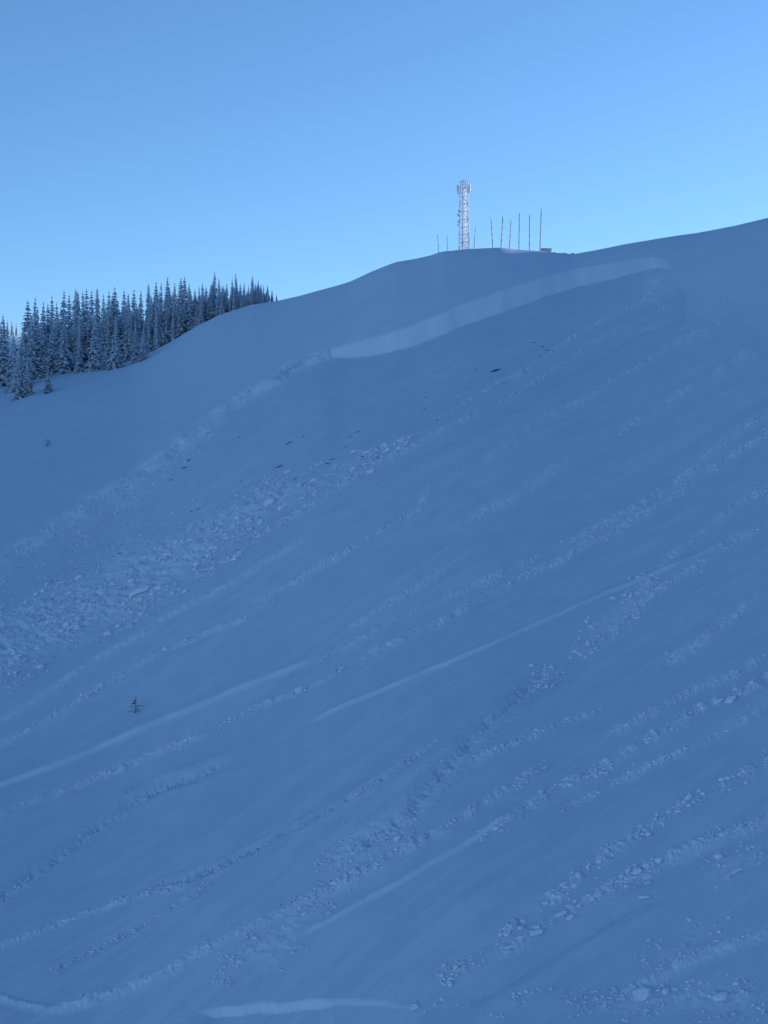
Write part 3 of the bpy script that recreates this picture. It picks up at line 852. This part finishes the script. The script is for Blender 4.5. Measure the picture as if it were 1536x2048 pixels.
ROCKS = [chunk('rock', 360 + i, 16, M_ROCK, s) for i, s in enumerate([(1.6, .9, .55), (1.2, .8, .6), (1.9, .7, .4)])]

blocks = []      # (px, py, radius px, kind 0 slab / 1 ball, zone)
def scatter_poly(poly, n, smin_, smax_, power, kind, zone, dens=None):
    pa = np.asarray(poly, float); lo, hi = pa.min(0), pa.max(0); got = 0
    while got < n:
        q = RNG.uniform(lo, hi, (4000, 2))
        w = fbm(q[:, 0] / 45, q[:, 1] / 26, 200 + len(zone), 3)
        k = inside(q[:, 0], q[:, 1], poly) & (RNG.uniform(-.5, .5, 4000) < w * 2.2)
        if dens is not None: k &= RNG.uniform(0, 1, 4000) < dens(q[:, 0], q[:, 1])
        q = q[k][: n - got]
        if len(q) == 0: continue
        s = smin_ + (smax_ - smin_) * RNG.uniform(0, 1, len(q)) ** power
        blocks.extend((a, b, c, kind, zone) for (a, b), c in zip(q, s)); got += len(q)
def scatter_line(pts, n, spread, smin_, smax_, power, kind, zone):
    pts = np.asarray(pts, float); seg = np.hypot(*(pts[1:] - pts[:-1]).T); cum = np.concatenate([[0], np.cumsum(seg)])
    t = RNG.uniform(0, cum[-1], n * 3)
    t = t[(vnoise(t / 34, t * 0 + len(pts) * 3.7 + pts[0, 0], 8) + .5) > RNG.uniform(.2, .8, n * 3)][:n]
    x = np.interp(t, cum, pts[:, 0]); y = np.interp(t, cum, pts[:, 1])
    o = RNG.normal(0, spread, len(t)); s = smin_ + (smax_ - smin_) * RNG.uniform(0, 1, len(t)) ** power
    blocks.extend((a + c * .45, b + c * .85, d, kind, zone) for a, b, c, d in zip(x, y, o, s))
Z_DEB, Z_FL, Z_MID, Z_LOW, Z_BIG = 'debris', 'flank', 'middle', 'lower', 'big'
def debris_dens(x, y):
    d_, s_, p_ = poly_dist(x, y, [(830, 880), (610, 1010), (430, 1130), (230, 1230), (0, 1330), (-120, 1380)])
    return np.exp(-0.5 * (d_ / 70) ** 2) * .85 + .16
scatter_poly(DEBRIS, 4200, 1.0, 4.5, 2.4, 0, Z_DEB, debris_dens)
scatter_poly(DEBRIS, 520, 3, 8.5, 1.8, 0, Z_DEB, debris_dens)
scatter_poly([(520, 960), (380, 960), (250, 1020), (100, 1110), (-100, 1220), (-100, 1300), (150, 1180), (400, 1040)], 500, .9, 4.0, 3, 0, Z_FL)
scatter_poly([(900, 700), (1130, 650), (1100, 720), (900, 830), (700, 900), (560, 945), (520, 930), (700, 850)], 260, .8, 2.6, 3, 0, Z_FL)
scatter_poly(FLANK_DEBRIS, 900, 1.0, 4.0, 4, 0, Z_FL)
scatter_line(FLANK, 160, 8, 1.0, 4.5, 3, 0, Z_FL)
zone_of = lambda pts: Z_LOW if np.mean([p[1] for p in pts]) > 1420 else Z_MID
for pts, hw, hp, rough in LINES:
    if rough < .4: continue
    L = np.hypot(*(np.asarray(pts, float)[1:] - np.asarray(pts, float)[:-1]).T).sum()
    near = np.mean([p[1] for p in pts]) / 2048
    scatter_line(pts, int(L * (.45 if near < .5 else .8) * rough), hw * .55, .9, 2.6 + 4.2 * max(0, near - .35), 3.0, 1, zone_of(pts))
for poly, a in ROUGH_ZONES:
    pa = np.asarray(poly, float); ar = abs(np.dot(pa[:, 0], np.roll(pa[:, 1], 1)) - np.dot(pa[:, 1], np.roll(pa[:, 0], 1))) / 2
    scatter_poly(poly, int(ar / 75), 1.0, 5.5, 3.0, 1, zone_of(poly))
scatter_line(LINES[18][0], 260, 9, 1.4, 7.8, 2.6, 1, Z_BIG)
scatter_line(LINES[19][0], 140, 10, 1.4, 8.5, 2.6, 1, Z_BIG)
scatter_line(LINES[13][0], 110, 7, 1.5, 7.5, 2.6, 1, Z_LOW)
scatter_line(LINES[15][0], 90, 7, 1.5, 6.5, 2.6, 1, Z_LOW)
scatter_line(LINES[26][0], 70, 10, 1.2, 5.5, 2.6, 1, Z_LOW)
# a thin scatter of crumbs over the lower slope
for i in range(420):
    px_, py_ = random.uniform(-40, 1570), random.uniform(1000, 2060)
    if random.random() < .25 + .75 * (px_ / 1536): blocks.append((px_, py_, random.uniform(.7, 2.2), 1, Z_LOW if py_ > 1420 else Z_MID))
# the few that stand out: px, py, half width px, kind, flatness, label
NAMED = [(285, 1197, 26, 0, .35, 'long flat snow slab, largest in the lower debris field'),
         (203, 1196, 15, 0, .45, 'flat snow slab left of the largest one in the debris field'),
         (318, 1192, 11, 0, .8, 'upended snow block at the right end of the largest slab'),
         (540, 1020, 17, 0, .4, 'long pale snow slab in the upper debris field'),
         (600, 985, 9, 0, .6, 'pale snow block above the long slab in the upper debris'),
         (605, 1013, 11, 0, .5, 'tilted snow slab right of the long one in the upper debris'),
         (560, 980, 8, 0, .8, 'small upright snow block near a dark rock in the upper debris'),
         (805, 886, 9, 0, .8, 'snow block at the top right tip of the debris field'),
         (383, 1092, 9, 0, .5, 'pale slab block at the centre of the debris field'),
         (600, 1362, 17, 0, .35, 'long low snow slab on the track below the debris'),
         (330, 1310, 7, 1, .7, 'single round snow lump on the thin track above the sapling'),
         (1388, 1146, 7, 1, .6, 'single flat snow lump beside the right end of the smooth track'),
         (1332, 1328, 4, 1, .8, 'single small snowball alone on the smooth snow at right'),
         (1460, 1428, 17, 0, .5, 'white clump of wind-piled snow near the right edge'),
         (1438, 1432, 11, 0, .6, 'smaller white snow clump left of the wind-piled one at right'),
         (1063, 1337, 6, 1, .8, 'round snow lump at the top of the dark groove'),
         (795, 1711, 11, 0, .6, 'flat pale snow lump right of the rubble patch at lower centre'),
         (668, 1802, 11, 0, .6, 'pale snow lump at the foot of the rubble patch at lower centre'),
         (1295, 1788, 12, 0, .7, 'rectangular snow block at the upper end of the lower right trail'),
         (1260, 1792, 11, 0, .7, 'snow block left of the rectangular one in the lower right trail'),
         (1240, 1800, 9, 0, .8, 'smaller rounded snow block third in the lower right trail'),
         (1195, 1828, 14, 0, .6, 'wedge-shaped snow block in the middle of the lower right trail'),
         (1290, 1824, 13, 0, .6, 'broken snow slab at the head of the smooth groove at lower right'),
         (1122, 1864, 14, 0, .65, 'large snow block below the wedge-shaped one in the right trail'),
         (1072, 1900, 15, 0, .65, 'largest rubble block in the middle of the lower right trail'),
         (1020, 1925, 12, 0, .7, 'snow block next to the lower end of the right trail'),
         (1436, 1742, 12, 0, .7, 'squarish snow block near the right edge above the scattered lumps'),
         (1475, 1765, 14, 0, .6, 'slanted snow block close to the right edge'),
         (1378, 1862, 8, 1, .7, 'round snow lump in the scattered patch at lower right'),
         (1285, 2008, 26, 0, .4, 'long bright snow slab at the bottom edge on the right'),
         (1330, 2000, 11, 0, .7, 'block touching the right end of the bottom bright slab'),
         (1440, 2010, 18, 0, .4, 'flat snow slab at the bottom right corner'),
         (1472, 1983, 9, 0, .7, 'snow lump above the flat slab in the bottom right corner'),
         (830, 2040, 12, 0, .7, 'snow lump on the bottom edge right of the bright bank'),
         (480, 1952, 8, 1, .8, 'round snow lump at the foot of the left rubble patch')]
def place(o, px, py, rad, flat, rnd, sink=.25, aspect=1.0):
    x, y, z = [float(v[0]) for v in on_slope(np.array([px]), np.array([py]))]
    r = rad * y / FPX
    o.location = (x, y, z + r * flat * (1 - 2 * sink) * .5)
    o.scale = (r * aspect, r * .85, r * flat)
    o.rotation_euler = (rnd.uniform(-.3, .3) + .2, rnd.uniform(-.4, .1) - .2, rnd.uniform(-.5, .5))
rb = random.Random(5)
for px, py, r, kd, fl, lab in NAMED:
    me = rb.choice(SLABS if kd == 0 else BALLS)
    o = link('snow_block', me); place(o, px, py, r, max(fl, .5) if kd == 0 else fl, rb)
    tag(o, lab, 'snow block', 'snow blocks that stand out from the rubble')
blocks.sort(key=lambda b: -b[2])
ZLAB = {Z_DEB: ('angular snow block lying in the avalanche debris field at the left', 'blocks of the avalanche debris field'),
        Z_FL: ('small snow block along the broken left flank of the avalanche', 'blocks along the avalanche flank'),
        Z_MID: ('small snow lump on the sluff tracks crossing the middle slope', 'lumps on the middle sluff tracks'),
        Z_LOW: ('rounded snow lump on the sluff tracks of the lower slope', 'lumps on the lower sluff tracks'),
        Z_BIG: ('rounded snow lump in the big trail running down the lower right', 'lumps of the lower right trail')}
N_SINGLE = 300 - len(NAMED)
for px, py, r, kd, zone in blocks[:N_SINGLE]:
    o = link('snow_block', rb.choice(SLABS if kd == 0 else BALLS))
    place(o, px, py, r, rb.uniform(.55, .95), rb, aspect=rb.uniform(.9, 1.4))
    lab, grp = ZLAB[zone]; tag(o, lab, 'snow block', grp)
# the rest: one mass of rubble
PROT = []
for me in (SLABS + BALLS):
    co = np.array([v.co[:] for v in me.vertices]); fa = np.array([p.vertices[:] for p in me.polygons if len(p.vertices) == 3]); PROT.append((co, fa))
rest = blocks[N_SINGLE:]
bx_, by_, bz_ = on_slope(np.array([b[0] for b in rest]), np.array([b[1] for b in rest]))
V, Fc, off = [], [], 0
for i, b in enumerate(rest):
    co, fa = PROT[rb.randrange(len(SLABS)) if b[3] == 0 else len(SLABS) + rb.randrange(len(BALLS))]
    r = b[2] * by_[i] / FPX; fl = rb.uniform(.55, .95)
    from_r = Matrix.Rotation(rb.uniform(0, 6.28), 3, 'Z') @ Matrix.Rotation(rb.uniform(-.5, .5), 3, 'X')
    q = (co * np.array([r * rb.uniform(.9, 1.4), r, r * fl])) @ np.array(from_r).T
    V.append(q + np.array([bx_[i], by_[i], bz_[i] + r * fl * .25])); Fc.append(fa + off); off += len(co)
V = np.concatenate(V); Fc = np.concatenate(Fc)
me = bpy.data.meshes.new('snow_rubble')
me.from_pydata(V.tolist(), [], Fc.tolist()); me.materials.append(M_BLOCK); me.update()
tag(link('snow_rubble', me), 'small crumbs of snow strewn along the tracks and debris', 'rubble', kind='stuff')

# dark rocks showing through the scoured bed: px, py, half width px, label or None
ROCK_AT = [(988, 718, 7, 'largest dark rock bared on the scoured bed below the crown wall'), (1066, 660, 3, 'dark stone, upper left of the cluster under the crown\'s right end'),
           (1096, 678, 3.5, 'dark stone, right one of the cluster under the crown\'s right end'), (1085, 668, 2.6, None), (1080, 690, 2.4, None), (953, 716, 2.6, 'small dark stone left of the largest dark rock'),
           (875, 837, 3, 'dark stone standing between the largest rock and the debris tip'), (933, 755, 2.2, None), (850, 775, 2.2, None), (848, 800, 2.4, None), (606, 880, 3, 'right one of a pair of dark stones above the debris'),
           (576, 894, 4.2, 'left one of a pair of dark stones above the debris'), (480, 872, 2.8, 'single dark stone high on the left of the scoured bed'), (376, 918, 4, 'upper dark stone on the left flank rubble'), (370, 931, 4.4, 'lower dark stone on the left flank rubble'),
           (342, 955, 3.2, None), (416, 864, 2.8, None), (557, 940, 5, 'dark rock at the upper edge of the debris field'), (655, 935, 4, 'dark stone, left of two near the upper debris edge'), (664, 925, 3.2, None), (700, 872, 3.2, None), (716, 860, 3, None),
           (725, 920, 3, None), (755, 927, 3.4, None), (482, 968, 2.6, None), (396, 1022, 3, None), (384, 1026, 2.4, None), (240, 1112, 3.4, 'dark stone at the left upper border of the debris field'), (228, 1118, 2.4, None), (104, 1212, 2.6, None),
           (620, 905, 2, None), (690, 895, 2.4, None), (590, 970, 3, None), (415, 1062, 2.6, None), (520, 1035, 2.8, None)]
for px, py, r, lab in ROCK_AT:
    o = link('rock', rb.choice(ROCKS)); place(o, px, py, r, .55, rb, .3, 1.2)
    tag(o, lab or 'tiny dark stone showing through the snow of the scoured bed and debris', 'rock', 'dark rocks on the avalanche bed')


# snow lumps on the crest beside the hut, where the sun just reaches
for q, (px, r, lab) in enumerate([(1107, 5, 'small sunlit snow lump on the crest, nearest the stone hut'), (1119, 4, 'second sunlit snow lump on the crest right of the hut'),
                                  (1131, 6, 'longest sunlit snow drift on the crest right of the hut'), (1146, 4, 'last small snow lump on the crest right of the hut')]):
    x, y, z = back_ground(px, 2.0)
    o = link('snow_block', SLABS[q]); rr = r * y / FPX
    o.location = (x, y, z + .02); o.scale = (rr * 1.5, rr, rr * .6); o.rotation_euler = (0, 0, .4 * q)
    tag(o, lab, 'snow block', 'snow lumps on the crest by the hut')
